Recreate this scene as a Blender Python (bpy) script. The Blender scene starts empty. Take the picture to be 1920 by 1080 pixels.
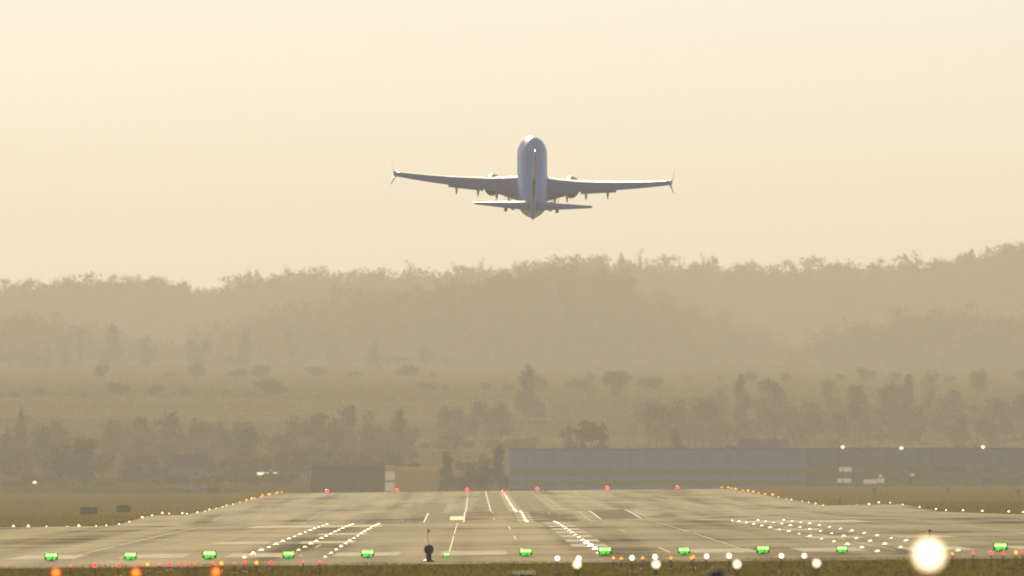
import bpy, math, random
import numpy as np
from mathutils import Vector, Matrix, Euler

# ------------------------------------------------------------------ scene, camera, light
S = bpy.context.scene
C = S.collection
R = math.radians
F = 35900.0 / 1920 * 36            # very long lens
CAMZ = 3.2
FP = 35900.0                        # focal length in photo pixels
VX, VY = 888.0, 887.0               # where the horizontal +Y direction falls in the photo
RX = 4.91                           # runway centreline, metres right of the camera

cam_d = bpy.data.cameras.new('camera')
cam = bpy.data.objects.new('camera', cam_d)
C.objects.link(cam)
cam.location = (0, 0, CAMZ)
cam.rotation_euler = Euler((R(90) + math.atan((VY - 540) / FP), 0, -math.atan((960 - VX) / FP)), 'XYZ')
cam_d.sensor_width = 36
cam_d.lens = F
cam_d.clip_start = 1.0
cam_d.clip_end = 40000
cam_d.dof.use_dof = True
cam_d.dof.focus_distance = 1200
cam_d.dof.aperture_fstop = 3.7
S.camera = cam

SUN_EL, SUN_AZ = R(14.5), R(-3)       # azimuth from +Y, negative = to the left
w = bpy.data.worlds.new('World')
S.world = w
w.use_nodes = True
nt = w.node_tree
sky = nt.nodes.new('ShaderNodeTexSky')
sky.sky_type = 'NISHITA'
sky.sun_disc = False
sky.sun_elevation = SUN_EL
sky.sun_rotation = SUN_AZ
sky.air_density = 1.12
sky.dust_density = 0.9
sky.ozone_density = 9.6
nt.nodes['Background'].inputs['Strength'].default_value = 0.05
nt.links.new(sky.outputs[0], nt.nodes['Background'].inputs[0])

sun_d = bpy.data.lights.new('sun', 'SUN')
sun_d.energy = 5.0
sun_d.angle = R(0.5)
sun_d.color = (1.0, 0.79, 0.44)
sun = bpy.data.objects.new('sun', sun_d)
C.objects.link(sun)
SD = Vector((math.sin(SUN_AZ) * math.cos(SUN_EL), math.cos(SUN_AZ) * math.cos(SUN_EL), math.sin(SUN_EL)))
sun.rotation_euler = SD.to_track_quat('Z', 'Y').to_euler()

S.view_settings.view_transform = 'Standard'
S.view_settings.look = 'None'
S.view_settings.gamma = 1
S.view_settings.exposure = 0.4
HAZE_DENSITY = 1.1e-4
HAZE_COLOR = (0.825, 0.825, 0.83)
HAZE_G = 0.2

# ------------------------------------------------------------------ helpers
def mat(name, color, rough=0.7, emit=None, estr=0.0, metal=0.0, spec=0.5, noise=None, coat=0.0):
    """noise = (scale xyz, other colour, detail, low, high)"""
    m = bpy.data.materials.new(name)
    m.use_nodes = True
    t = m.node_tree
    b = t.nodes['Principled BSDF']
    b.inputs['Base Color'].default_value = (*color, 1)
    b.inputs['Roughness'].default_value = rough
    b.inputs['Metallic'].default_value = metal
    b.inputs['Specular IOR Level'].default_value = spec
    b.inputs['Coat Weight'].default_value = coat
    if emit:
        b.inputs['Emission Color'].default_value = (*emit, 1)
        b.inputs['Emission Strength'].default_value = estr
        m.cycles.emission_sampling = 'NONE'
    if noise:
        sc, other, det, lo, hi = noise
        tc = t.nodes.new('ShaderNodeTexCoord')
        mp = t.nodes.new('ShaderNodeMapping')
        mp.inputs['Scale'].default_value = sc
        n = t.nodes.new('ShaderNodeTexNoise')
        n.inputs['Scale'].default_value = 1
        n.inputs['Detail'].default_value = det
        cr = t.nodes.new('ShaderNodeValToRGB')
        cr.color_ramp.elements[0].position = lo
        cr.color_ramp.elements[1].position = hi
        cr.color_ramp.elements[0].color = (*color, 1)
        cr.color_ramp.elements[1].color = (*other, 1)
        t.links.new(tc.outputs['Object'], mp.inputs[0])
        t.links.new(mp.outputs[0], n.inputs['Vector'])
        t.links.new(n.outputs['Fac'], cr.inputs[0])
        t.links.new(cr.outputs[0], b.inputs['Base Color'])
    return m

def add_mix_noise(m, scale, other, lo, hi, detail=4.0, fac=1.0):
    """lay one more noise-masked colour over the base colour"""
    t = m.node_tree
    b = t.nodes['Principled BSDF']
    src = b.inputs['Base Color'].links[0].from_socket if b.inputs['Base Color'].links else None
    tc = t.nodes.new('ShaderNodeTexCoord')
    mp = t.nodes.new('ShaderNodeMapping')
    mp.inputs['Scale'].default_value = scale
    mp.inputs['Location'].default_value = (3.3 * len(t.nodes), 1.7, 0)
    n = t.nodes.new('ShaderNodeTexNoise')
    n.inputs['Scale'].default_value = 1
    n.inputs['Detail'].default_value = detail
    rg = t.nodes.new('ShaderNodeMapRange')
    rg.inputs['From Min'].default_value = lo
    rg.inputs['From Max'].default_value = hi
    rg.inputs['To Max'].default_value = fac
    mx = t.nodes.new('ShaderNodeMix')
    mx.data_type = 'RGBA'
    t.links.new(tc.outputs['Object'], mp.inputs[0])
    t.links.new(mp.outputs[0], n.inputs['Vector'])
    t.links.new(n.outputs['Fac'], rg.inputs['Value'])
    t.links.new(rg.outputs[0], mx.inputs['Factor'])
    if src:
        t.links.new(src, mx.inputs[6])
    else:
        mx.inputs[6].default_value = b.inputs['Base Color'].default_value
    mx.inputs[7].default_value = (*other, 1)
    t.links.new(mx.outputs[2], b.inputs['Base Color'])

def leafy(m, amount=0.35, color=(0.12, 0.11, 0.03)):
    """thin leaves let some light through"""
    t = m.node_tree
    b = t.nodes['Principled BSDF']
    o = t.nodes['Material Output']
    tr = t.nodes.new('ShaderNodeBsdfTranslucent')
    tr.inputs[0].default_value = (*color, 1)
    ms = t.nodes.new('ShaderNodeMixShader')
    ms.inputs[0].default_value = amount
    t.links.new(b.outputs[0], ms.inputs[1])
    t.links.new(tr.outputs[0], ms.inputs[2])
    t.links.new(ms.outputs[0], o.inputs['Surface'])

class MB:
    """collects shapes, then links them as ONE mesh object"""
    def __init__(s):
        s.v, s.f, s.mi = [], [], []
    def add(s, vs, fs, mi=0):
        o = len(s.v)
        s.v += [tuple(p) for p in vs]
        s.f += [tuple(i + o for i in f) for f in fs]
        s.mi += [mi] * len(fs)
    def box(s, c, d, mi=0, rz=0.0):
        x, y, z = d[0] / 2, d[1] / 2, d[2] / 2
        ca, sa = math.cos(rz), math.sin(rz)
        vs = []
        for X, Y, Z in [(-x, -y, -z), (x, -y, -z), (x, y, -z), (-x, y, -z), (-x, -y, z), (x, -y, z), (x, y, z), (-x, y, z)]:
            vs.append((c[0] + X * ca - Y * sa, c[1] + X * sa + Y * ca, c[2] + Z))
        s.add(vs, [(3, 2, 1, 0), (4, 5, 6, 7), (0, 1, 5, 4), (1, 2, 6, 5), (2, 3, 7, 6), (3, 0, 4, 7)], mi)
    def tube(s, a, b, ra, rb=None, n=8, mi=0, caps=True):
        rb = ra if rb is None else rb
        a, b = Vector(a), Vector(b)
        q = (b - a).to_track_quat('Z', 'Y')
        vs = []
        for p, r in ((a, ra), (b, rb)):
            for k in range(n):
                t = 2 * math.pi * k / n
                vs.append(p + q @ Vector((math.cos(t) * r, math.sin(t) * r, 0)))
        fs = [(k, (k + 1) % n, n + (k + 1) % n, n + k) for k in range(n)]
        if caps:
            fs += [tuple(reversed(range(n))), tuple(range(n, 2 * n))]
        s.add(vs, fs, mi)
    def lathe(s, prof, c=(0, 0, 0), n=14, axis='Z', mi=0):
        """prof: (radius, height) pairs"""
        vs = []
        for r, h in prof:
            for k in range(n):
                t = 2 * math.pi * k / n
                p = (math.cos(t) * r, math.sin(t) * r, h)
                if axis == '-Y':
                    p = (p[0], -p[2], p[1])
                elif axis == 'Y':
                    p = (-p[0], p[2], p[1])
                elif axis == 'X':
                    p = (p[2], p[0], p[1])
                vs.append((p[0] + c[0], p[1] + c[1], p[2] + c[2]))
        fs = []
        for j in range(len(prof) - 1):
            for k in range(n):
                a, b = j * n + k, j * n + (k + 1) % n
                fs.append((a, b, b + n, a + n))
        if prof[0][0] > 1e-5:
            fs.append(tuple(reversed(range(n))))
        if prof[-1][0] > 1e-5:
            fs.append(tuple(range((len(prof) - 1) * n, len(prof) * n)))
        s.add(vs, fs, mi)
    def build(s, name, mats, parent=None, smooth=False, loc=(0, 0, 0)):
        me = bpy.data.meshes.new(name)
        me.from_pydata(s.v, [], s.f)
        for m in (mats if isinstance(mats, (list, tuple)) else [mats]):
            me.materials.append(m)
        me.polygons.foreach_set('material_index', s.mi)
        if smooth:
            me.polygons.foreach_set('use_smooth', [True] * len(s.f))
        me.update()
        o = bpy.data.objects.new(name, me)
        C.objects.link(o)
        o.location = loc
        if parent:
            o.parent = parent
        return o

def np_mesh(name, V, Q, m, parent=None, mi=None):
    """fast mesh from numpy arrays: V (n,3), Q (k,4)"""
    me = bpy.data.meshes.new(name)
    me.vertices.add(len(V))
    me.vertices.foreach_set('co', np.asarray(V, np.float32).ravel())
    me.loops.add(Q.size)
    me.loops.foreach_set('vertex_index', Q.astype(np.int32).ravel())
    me.polygons.add(len(Q))
    me.polygons.foreach_set('loop_start', np.arange(0, Q.size, 4, dtype=np.int32))
    me.polygons.foreach_set('loop_total', np.full(len(Q), 4, np.int32))
    for x in (m if isinstance(m, (list, tuple)) else [m]):
        me.materials.append(x)
    if mi is not None:
        me.polygons.foreach_set('material_index', mi.astype(np.int32))
    me.update(calc_edges=True)
    o = bpy.data.objects.new(name, me)
    C.objects.link(o)
    if parent:
        o.parent = parent
    return o

def tag(o, label=None, cat=None, group=None, kind=None):
    if label: o['label'] = label
    if cat: o['category'] = cat
    if group: o['group'] = group
    if kind: o['kind'] = kind
    return o

def thing(name, label, cat, loc=(0, 0, 0), rz=0.0, group=None):
    o = bpy.data.objects.new(name, None)
    C.objects.link(o)
    o.empty_display_size = 0.2
    o.location = loc
    o.rotation_euler = (0, 0, rz)
    return tag(o, label, cat, group)

def dup(root, loc, label=None, group=None, scale=None):
    r = root.copy()
    C.objects.link(r)
    r.location = loc
    if scale: r.scale = scale
    if label: r['label'] = label
    if group: r['group'] = group
    for ch in list(root.children):
        c = ch.copy()
        C.objects.link(c)
        c.parent = r
        for g in list(ch.children):
            d = g.copy()
            C.objects.link(d)
            d.parent = c
    return r

def at(px, py, d):
    """photo point at distance d -> place in the world"""
    return Vector(((px - VX) / FP * d, d, CAMZ + (VY - py) / FP * d))

# ------------------------------------------------------------------ terrain
def smooth_curve(pts):
    xs = np.array([p[0] for p in pts], float)
    ys = np.array([p[1] for p in pts], float)
    h = np.diff(xs)
    dl = np.diff(ys) / h
    m = np.zeros(len(xs))
    m[0], m[-1] = dl[0], dl[-1]
    for i in range(1, len(xs) - 1):
        if dl[i - 1] * dl[i] > 0:
            w1, w2 = 2 * h[i] + h[i - 1], h[i] + 2 * h[i - 1]
            m[i] = (w1 + w2) / (w1 / dl[i - 1] + w2 / dl[i])
    def f(x):
        x = np.clip(np.asarray(x, float), xs[0], xs[-1])
        i = np.clip(np.searchsorted(xs, x) - 1, 0, len(xs) - 2)
        t = (x - xs[i]) / h[i]
        return ((1 + 2 * t) * (1 - t) ** 2 * ys[i] + t * (1 - t) ** 2 * h[i] * m[i]
                + t * t * (3 - 2 * t) * ys[i + 1] + t * t * (t - 1) * h[i] * m[i + 1])
    return f

ZC = smooth_curve([(-400, 0), (300, 0), (560, -.09), (650, -.05), (728, .04), (870, .13), (1000, .2), (1100, .22), (1160, .19),
                   (1250, 0), (1400, -.6), (1600, -1.1), (1780, -1.33), (1900, -1.05), (1985, -.88), (2060, -.98),
                   (2200, -1.3), (2400, -1.15), (2700, -.7), (3000, -.28), (3278, .05), (3330, .05), (3450, -.3),
                   (3600, .3), (3800, 1.4), (4200, 3.8), (4500, 8), (4700, 11.5), (5000, 18), (5200, 23), (6000, 32), (6800, 38.8), (7200, 42.8),
                   (7500, 40), (7800, 43), (8200, 45), (13000, 45)])
BUMP = smooth_curve([(-400, 0), (1200, 0), (1450, .4), (1700, .6), (1880, .62), (2100, .15), (2200, 0), (13000, 0)])
KN = [-60.0, 0.0, 37.5, 60.0]

def Zg(d, X):
    """ground height at distance d and X metres right of the centreline"""
    d = np.asarray(d, float)
    X = np.asarray(X, float)
    fade = np.clip((3900 - d) / 500, 0, 1)
    return ZC(d) + 0.01 * np.clip(X, -60, 60) * fade + BUMP(d) * np.clip(X / 37.5, 0, 1)

def sheet(name, ds, Xs, m, lift=0.0, parent=None):
    ds, Xs = np.asarray(ds, float), np.asarray(Xs, float)
    D, XX = np.meshgrid(ds, Xs, indexing='ij')
    V = np.stack([XX + RX, D, Zg(D, XX) + lift], -1).reshape(-1, 3)
    nx = len(Xs)
    i, j = np.meshgrid(np.arange(len(ds) - 1), np.arange(nx - 1), indexing='ij')
    a = (i * nx + j).ravel()
    Q = np.stack([a, a + 1, a + nx + 1, a + nx], -1)
    o = np_mesh(name, V, Q, m, parent)
    o.data.polygons.foreach_set('use_smooth', [True] * len(Q))
    return o

G_ROWS = np.concatenate([np.arange(-60, 560, 20), np.arange(560, 3500, 5), np.arange(3500, 8300, 25), np.arange(8300, 12001, 200)])
m_ground = mat('field_grass', (0.1, 0.074, 0.012), 0.95, spec=0.0,
               noise=((0.05, 0.004, 1), (0.15, 0.108, 0.02), 5, 0.35, 0.65))
add_mix_noise(m_ground, (0.012, 0.0022, 1), (0.07, 0.06, 0.01), 0.5, 0.66)
add_mix_noise(m_ground, (0.4, 0.02, 1), (0.06, 0.05, 0.02), 0.52, 0.75, fac=0.7)
ground = sheet('ground', G_ROWS, [-1400, -700, -300, -150, -100, -60, -38.5, 0, 37.5, 38.5, 60, 100, 150, 300, 700, 1400], m_ground)
tag(ground, 'dry olive grass ground around the runway rising to fields behind it', 'ground', kind='structure')

# runway pavement: lanes of slightly different asphalt, worn and streaked
m_run = mat('asphalt', (0.2, 0.145, 0.05), 0.86, spec=0.01, noise=((0.12, 0.012, 1), (0.28, 0.21, 0.09), 6, 0.3, 0.7))
add_mix_noise(m_run, (0.02, 0.11, 1), (0.07, 0.056, 0.035), 0.52, 0.62, 5, 0.8)
add_mix_noise(m_run, (0.27, 0.0006, 1), (0.1, 0.08, 0.05), 0.48, 0.53, 0, 0.6)
runway = sheet('runway', np.arange(685, 3341, 5), [-38.5, 0, 37.5, 38.5], m_run, 0.02)
tag(runway, 'long pale asphalt runway with painted markings', 'runway', kind='structure')
def sheen(m, scales, lo, hi, tint):
    """polished and rough patches: the low sun glances off them unevenly"""
    t = m.node_tree
    b = t.nodes['Principled BSDF']
    b.inputs['Specular Tint'].default_value = (*tint, 1)
    prev = None
    for sc, det in scales:
        tc = t.nodes.new('ShaderNodeTexCoord'); mp = t.nodes.new('ShaderNodeMapping')
        mp.inputs['Scale'].default_value = sc
        n = t.nodes.new('ShaderNodeTexNoise'); n.inputs['Scale'].default_value = 1; n.inputs['Detail'].default_value = det
        t.links.new(tc.outputs['Object'], mp.inputs[0]); t.links.new(mp.outputs[0], n.inputs['Vector'])
        if prev is None: prev = n.outputs['Fac']
        else:
            a = t.nodes.new('ShaderNodeMath'); a.operation = 'ADD'
            t.links.new(prev, a.inputs[0]); t.links.new(n.outputs['Fac'], a.inputs[1]); prev = a.outputs[0]
    k = len(scales)
    mr = t.nodes.new('ShaderNodeMapRange')
    mr.inputs['From Min'].default_value = .42 * k; mr.inputs['From Max'].default_value = .58 * k
    mr.inputs['To Min'].default_value = lo; mr.inputs['To Max'].default_value = hi
    t.links.new(prev, mr.inputs['Value']); t.links.new(mr.outputs[0], b.inputs['Specular IOR Level'])
sheen(m_run, [((.02, .12, 1), 5), ((.35, .0008, 1), 2), ((.12, .014, 1), 5)], .0003, .0082, (1, .74, .28))
m_paint = mat('worn_white_paint', (0.32, 0.3, 0.29), 0.84, spec=0.012, noise=((0.9, 0.12, 1), (0.17, 0.135, 0.08), 6, 0.38, 0.58))
m_joint = mat('joint_sealant', (0.42, 0.36, 0.24), 0.8, spec=0.05)  # pale colour stands in for the grazing glint of the sealed joints
m_patch = mat('dark_asphalt', (0.1, 0.08, 0.05), 0.9, spec=0.0022)

def marking(name, rects, m, lift=0.03, label=None):
    """painted rectangles (X0, X1, d0, d1) as one part of the runway"""
    V, Q = [], []
    for (x0, x1, d0, d1) in rects:
        ks = sorted(set([d0, d1] + [d for d in range(int(d0) // 5 * 5, int(d1) + 5, 5) if d0 < d < d1]))
        D = np.repeat(np.array(ks, float), 2)
        X = np.tile([x0, x1], len(ks)).astype(float)
        o = len(V)
        V += list(np.stack([X + RX, D, Zg(D, X) + lift], -1))
        Q += [(o + 2 * k, o + 2 * k + 1, o + 2 * k + 3, o + 2 * k + 2) for k in range(len(ks) - 1)]
    o = np_mesh(name, np.array(V), np.array(Q), m, runway)
    if label: o['label'] = label
    return o

rs = []
for k in range(5):
    for s in (-1, 1):
        c = s * (4.2 * k + 3.6 + 1.3)
        rs.append((c - 1.3, c + 1.3, 740, 772))
marking('threshold_marking', rs, m_paint)
rs = []
for a, b, d0, d1 in ((10.3, 12.8, 860, 886), (14.2, 16.7, 860, 886), (10.2, 17.8, 1085, 1145), (10.3, 12.8, 960, 985)):
    rs += [(a, b, d0, d1), (-b, -a, d0, d1)]
marking('touchdown_marking', rs, m_paint)
marking('centreline_marking', [(-.75, .75, d, d + 30) for d in range(800, 3240, 50)], m_paint)
rs = []
for X in (-30.2, -20.9, -11.7, -5.88, -2.95, 2.75, 5.88, 11.5, 16.8, 20.9, 29.5):
    rng = random.Random(int(X * 100))
    d = 745.0
    long_line = abs(X) in (5.88, 20.9, 11.5)
    while d < 3300:
        L = rng.uniform(60, 240) if long_line else rng.uniform(10, 60)
        rs.append((X - .026, X + .026, round(d), round(min(d + L, 3320))))
        d += L + (rng.uniform(2, 25) if long_line else rng.uniform(40, 200))
marking('pavement_joint', rs, m_joint, 0.025)
marking('asphalt_patch', [(7.1, 10.7, 1790, 1995)], m_patch, 0.024)
m_patch2 = mat('aged_asphalt', (0.12, 0.095, 0.05), 0.88, spec=0.0035, noise=((.4, .02, 1), (0.17, 0.13, 0.06), 4, .35, .65))
marking('asphalt_patch', [(-9.5, -5.9, 1790, 1990), (-4.0, 4.4, 2230, 3200), (-13, -8.5, 2210, 2600)], m_patch2, 0.024)
marking('patch_border', [(6.95, 7.1, 1790, 1995), (10.7, 10.85, 1790, 1995), (-9.65, -9.5, 1790, 1990), (-7.2, -5.9, 1830, 1900), (-5.9, -5.75, 1790, 2900), (-2.95, -2.8, 2230, 3300)], m_joint, 0.028)

m_path = mat('pale_gravel', (0.2, 0.165, 0.1), 0.9, spec=0.0)
for d0, d1 in ((1690, 1710), (2460, 2490), (3100, 3160)):
    p = sheet('path', np.arange(d0, d1 + 1, 5), [-300, -150, -100, -60, -39], m_path, 0.06)
    tag(p, 'pale service path crossing the grass left of the runway', 'path', kind='structure')

# hills: smooth mounds, heights as the wooded skyline shows them
def hill_fn(d0, wf, wb, table, drop):
    xs = [((px - VX) / FP * d0) for px, py in table]
    zs = [CAMZ + (VY - py) / FP * d0 - drop for px, py in table]
    f = smooth_curve(list(zip(xs, zs)))
    def z(x, d):
        t = np.asarray(d, float) - d0
        g = np.where(t < 0, np.exp(-(t / wf) ** 2 * 1.0), np.exp(-(t / wb) ** 2))
        return 34 + (f(x) - 34) * g
    return z
FAR = hill_fn(10200, 900, 900, [(-6000, 560), (-2000, 540), (-400, 548), (0, 546), (100, 538), (190, 533), (300, 541), (410, 548), (450, 532), (500, 525),
              (600, 519), (700, 521), (800, 519), (900, 512), (1000, 503), (1150, 498), (1250, 502), (1380, 512), (1500, 506), (1700, 502),
              (1800, 494), (1850, 480), (1920, 470), (2100, 455), (3000, 450), (7000, 520)], 10)
MID = hill_fn(8400, 520, 500, [(-3000, 690), (300, 660), (420, 620), (560, 582), (700, 556), (800, 540), (900, 525), (1000, 510), (1080, 508), (1160, 526),
              (1240, 560), (1330, 600), (1430, 640), (1600, 690), (6000, 700)], 10)
NEAR = hill_fn(7950, 350, 350, [(-4000, 690), (1250, 690), (1480, 664), (1600, 625), (1700, 610), (1800, 600), (1900, 605), (2000, 612), (2400, 640), (5000, 690)], 9)
LEFT = hill_fn(8050, 400, 350, [(-5000, 620), (-300, 600), (0, 612), (120, 622), (260, 650), (420, 690), (4000, 700)], 9)
def field(name, d0, d1, x0, x1, c0, c1, label):
    m = mat(name, c0, .95, spec=0.0, noise=((.01, .003, 1), c1, 4, .35, .65))
    ds = np.arange(d0, d1 + 1, 25); xs = np.linspace(x0, x1, 15)
    D, X = np.meshgrid(ds, xs, indexing='ij')
    D = D + np.sin(X * .021 + d0) * 40 + np.sin(X * .05) * 15
    V = np.stack([X, D, ZC(D) + .12], -1).reshape(-1, 3)
    i, j = np.meshgrid(np.arange(len(ds) - 1), np.arange(14), indexing='ij')
    a = (i * 15 + j).ravel()
    o = np_mesh('field', V, np.stack([a, a + 1, a + 16, a + 15], -1), m)
    tag(o, label, 'field', kind='structure')
field('stubble', 4950, 5250, -600, 20, (.24, .18, .06), (.17, .14, .05), 'pale stubble field strip on the left slope')
field('stubble', 4560, 4760, -30, 300, (.22, .17, .06), (.16, .135, .05), 'pale stubble field strip behind the hall')
field('meadow', 6350, 6800, -90, 700, (.13, .14, .035), (.17, .165, .05), 'greenish meadow strip below the crest at the right')
field('ploughed_soil', 5500, 6100, -700, -20, (.12, .095, .05), (.15, .12, .06), 'brown ploughed field strip on the left slope')
field('meadow', 6750, 7120, -700, -40, (.17, .155, .05), (.13, .125, .04), 'dull meadow strip just below the far crest at the left')
m_hill = mat('forest_floor', (0.07, 0.06, 0.035), 1.0, spec=0.0, noise=((0.01, 0.004, 1), (0.1, 0.085, 0.04), 4, 0.35, 0.65))
def hill(name, fn, d0, d1, x0, x1, label):
    ds = np.arange(d0, d1, 60.0); xs = np.arange(x0, x1, 25.0)
    D, X = np.meshgrid(ds, xs, indexing='ij')
    V = np.stack([X, D, fn(X, D)], -1).reshape(-1, 3)
    nx = len(xs)
    i, j = np.meshgrid(np.arange(len(ds) - 1), np.arange(nx - 1), indexing='ij')
    a = (i * nx + j).ravel()
    o = np_mesh(name, V, np.stack([a, a + 1, a + nx + 1, a + nx], -1), m_hill)
    o.data.polygons.foreach_set('use_smooth', [True] * len(a))
    return tag(o, label, 'hill', kind='structure')
hill('hill', FAR, 8000, 12000, -1380, 1380, 'far wooded ridge along the skyline')
hill('hill', MID, 7500, 9600, -900, 900, 'wooded spur in front of the ridge, highest at the middle')
hill('hill', NEAR, 7450, 8800, -600, 1200, 'low wooded spur in front of the ridge at the right')
hill('hill', LEFT, 7450, 8900, -1200, 600, 'low wooded spur in front of the ridge at the left')

# ------------------------------------------------------------------ trees
def leaf_quads(rng, P, size, flat=0.0):
    n = len(P)
    a = rng.normal(size=(n, 3)); a /= np.linalg.norm(a, axis=1)[:, None]
    b = rng.normal(size=(n, 3)); b -= (a * b).sum(1)[:, None] * a; b /= np.linalg.norm(b, axis=1)[:, None]
    s = size * rng.uniform(.55, 1.25, (n, 1))
    t = s * rng.uniform(.5, .9, (n, 1))
    V = np.stack([P - a * s, P - b * t, P + a * s, P + b * t * rng.uniform(.6, 1.2, (n, 1))], 1).reshape(-1, 3)
    Q = np.arange(4 * n).reshape(-1, 4)
    return V, Q

def crown_points(rng, style, n):
    """points in a unit crown: x,y in -.5...5, z 0..1"""
    if style == 'conifer':
        z = 1 - np.sqrt(rng.uniform(0, 1, n)) * .9
        r = (1 - z) * .5 * (0.72 + .28 * np.sin(z * 38)) * np.sqrt(rng.uniform(.1, 1, n))
        t = rng.uniform(0, 2 * math.pi, n)
        return np.stack([np.cos(t) * r, np.sin(t) * r, z - (r * .12)], -1)
    k = {'round': 9, 'tall': 9, 'bare': 13, 'bush': 7, 'dome': 15}[style]
    cs = []
    for i in range(k):
        if style == 'round':
            u = rng.uniform(.2, .8); rr = .3 * math.sqrt(rng.uniform(0, 1)) * (1.15 - abs(u - .5)); s = rng.uniform(.17, .27)
        elif style == 'dome':
            u = rng.uniform(.12, .82); rr = .36 * math.sqrt(rng.uniform(.1, 1)) * math.sqrt(max(.05, 1 - u * u * 1.15)); s = rng.uniform(.13, .22)
        elif style == 'tall':
            u = .2 + .7 * i / (k - 1); rr = rng.uniform(.02, .3) * (1.15 - u * .8); s = rng.uniform(.17, .28) * (1.15 - .55 * u)
        elif style == 'bare':
            u = rng.uniform(.35, .9); rr = rng.uniform(.02, .36) * (1.25 - u * .7); s = rng.uniform(.09, .19)
        else:
            u = rng.uniform(.25, .6); rr = rng.uniform(0, .34); s = rng.uniform(.18, .28)
        t = rng.uniform(0, 2 * math.pi)
        cs.append((math.cos(t) * rr, math.sin(t) * rr, u, s, s * rng.uniform(.55, .95)))
    cs = np.array(cs)
    w_ = cs[:, 3] ** 2; w_ /= w_.sum()
    i = rng.choice(k, n, p=w_)
    d = rng.normal(size=(n, 3)); d /= np.linalg.norm(d, axis=1)[:, None]
    rad = rng.uniform(0, 1, n) ** (.42 if style != 'bare' else .6)
    P = cs[i, :3] + d * rad[:, None] * np.stack([cs[i, 3], cs[i, 3], cs[i, 4]], -1)
    P += rng.normal(size=(n, 3)) * .012
    P[:, 2] = np.clip(P[:, 2], .08 if style not in ('bush', 'dome') else .0, 1.02)
    return P

def leafmat(name, a, b, tr):
    m = mat(name, a, 0.8, spec=0.15, noise=((.35, .35, .35), b, 3, .38, .62))
    leafy(m, .3, tr)
    return m
m_leaf = [leafmat('dark_foliage', (.035, .04, .018), (.07, .07, .03), (.06, .06, .015)),
          leafmat('brown_foliage', (.07, .058, .034), (.12, .1, .055), (.1, .08, .03)),
          leafmat('olive_foliage', (.055, .058, .022), (.1, .1, .036), (.1, .1, .02)),
          leafmat('yellow_blossom', (.3, .26, .1), (.4, .34, .14), (.3, .25, .08))]
m_bark = mat('bark', (.07, .058, .045), .9, spec=.1, noise=((2, 2, .5), (.11, .09, .07), 3, .4, .6))

def make_tree(px, top, base, wpx, d, style, tone, label, group=None, seed=0, n=None, ground_z=None):
    rng = np.random.default_rng(int(px * 7 + d) + seed)
    p = at(px, base, d)
    H = (base - top) / FP * d
    W = wpx / FP * d
    if ground_z is not None:            # foot on the ground, top where the photo shows it
        H += p.z - ground_z; p.z = ground_z
    name = {'conifer': 'conifer_tree', 'bush': 'bush', 'bare': 'bare_tree'}.get(style, 'leafy_tree')
    t = thing(name, label, 'bush' if style == 'bush' else 'tree', p, 0, group)
    mb = MB()
    tr = max(.09, H * .018)
    lean = rng.uniform(-.03, .03, 2) * H
    zc = H * (.95 if style in ('conifer', 'tall') else .62)
    mid = (lean[0] * .5, lean[1] * .5, zc * .5)
    mb.tube((0, 0, -.3), mid, tr * 1.25, tr * .8, 7)
    mb.tube(mid, (lean[0], lean[1], zc), tr * .8, tr * .25, 7)
    P = crown_points(rng, style, n or {'bare': 900, 'bush': 600}.get(style, 1300))
    P = P * np.array([W, W, H])
    if style != 'conifer':
        for k in range(16 if style == 'bare' else 9):
            q = P[rng.integers(len(P))]
            f = rng.uniform(.3, .9)
            a = (lean[0] * f, lean[1] * f, zc * f)
            if q[2] < a[2]: q = np.array([q[0], q[1], a[2] + .08 * H])
            m_ = [(a[i] * .5 + q[i] * .5) + (0, 0, -.03 * H)[i] for i in range(3)]
            mb.tube(a, m_, tr * .4, tr * .25, 5, caps=False)
            mb.tube(m_, q, tr * .25, tr * .06, 5, caps=False)
    mb.build('trunk', m_bark, t)
    size = (W * .5 + H * .5) * {'bare': .022, 'conifer': .045, 'bush': .07}.get(style, .045)
    V, Q = leaf_quads(rng, P, size)
    np_mesh('crown', V, Q, m_leaf[tone], t)
    return t

def gz(px, d):
    return float(Zg(d, (px - VX) / FP * d - RX))

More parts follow.
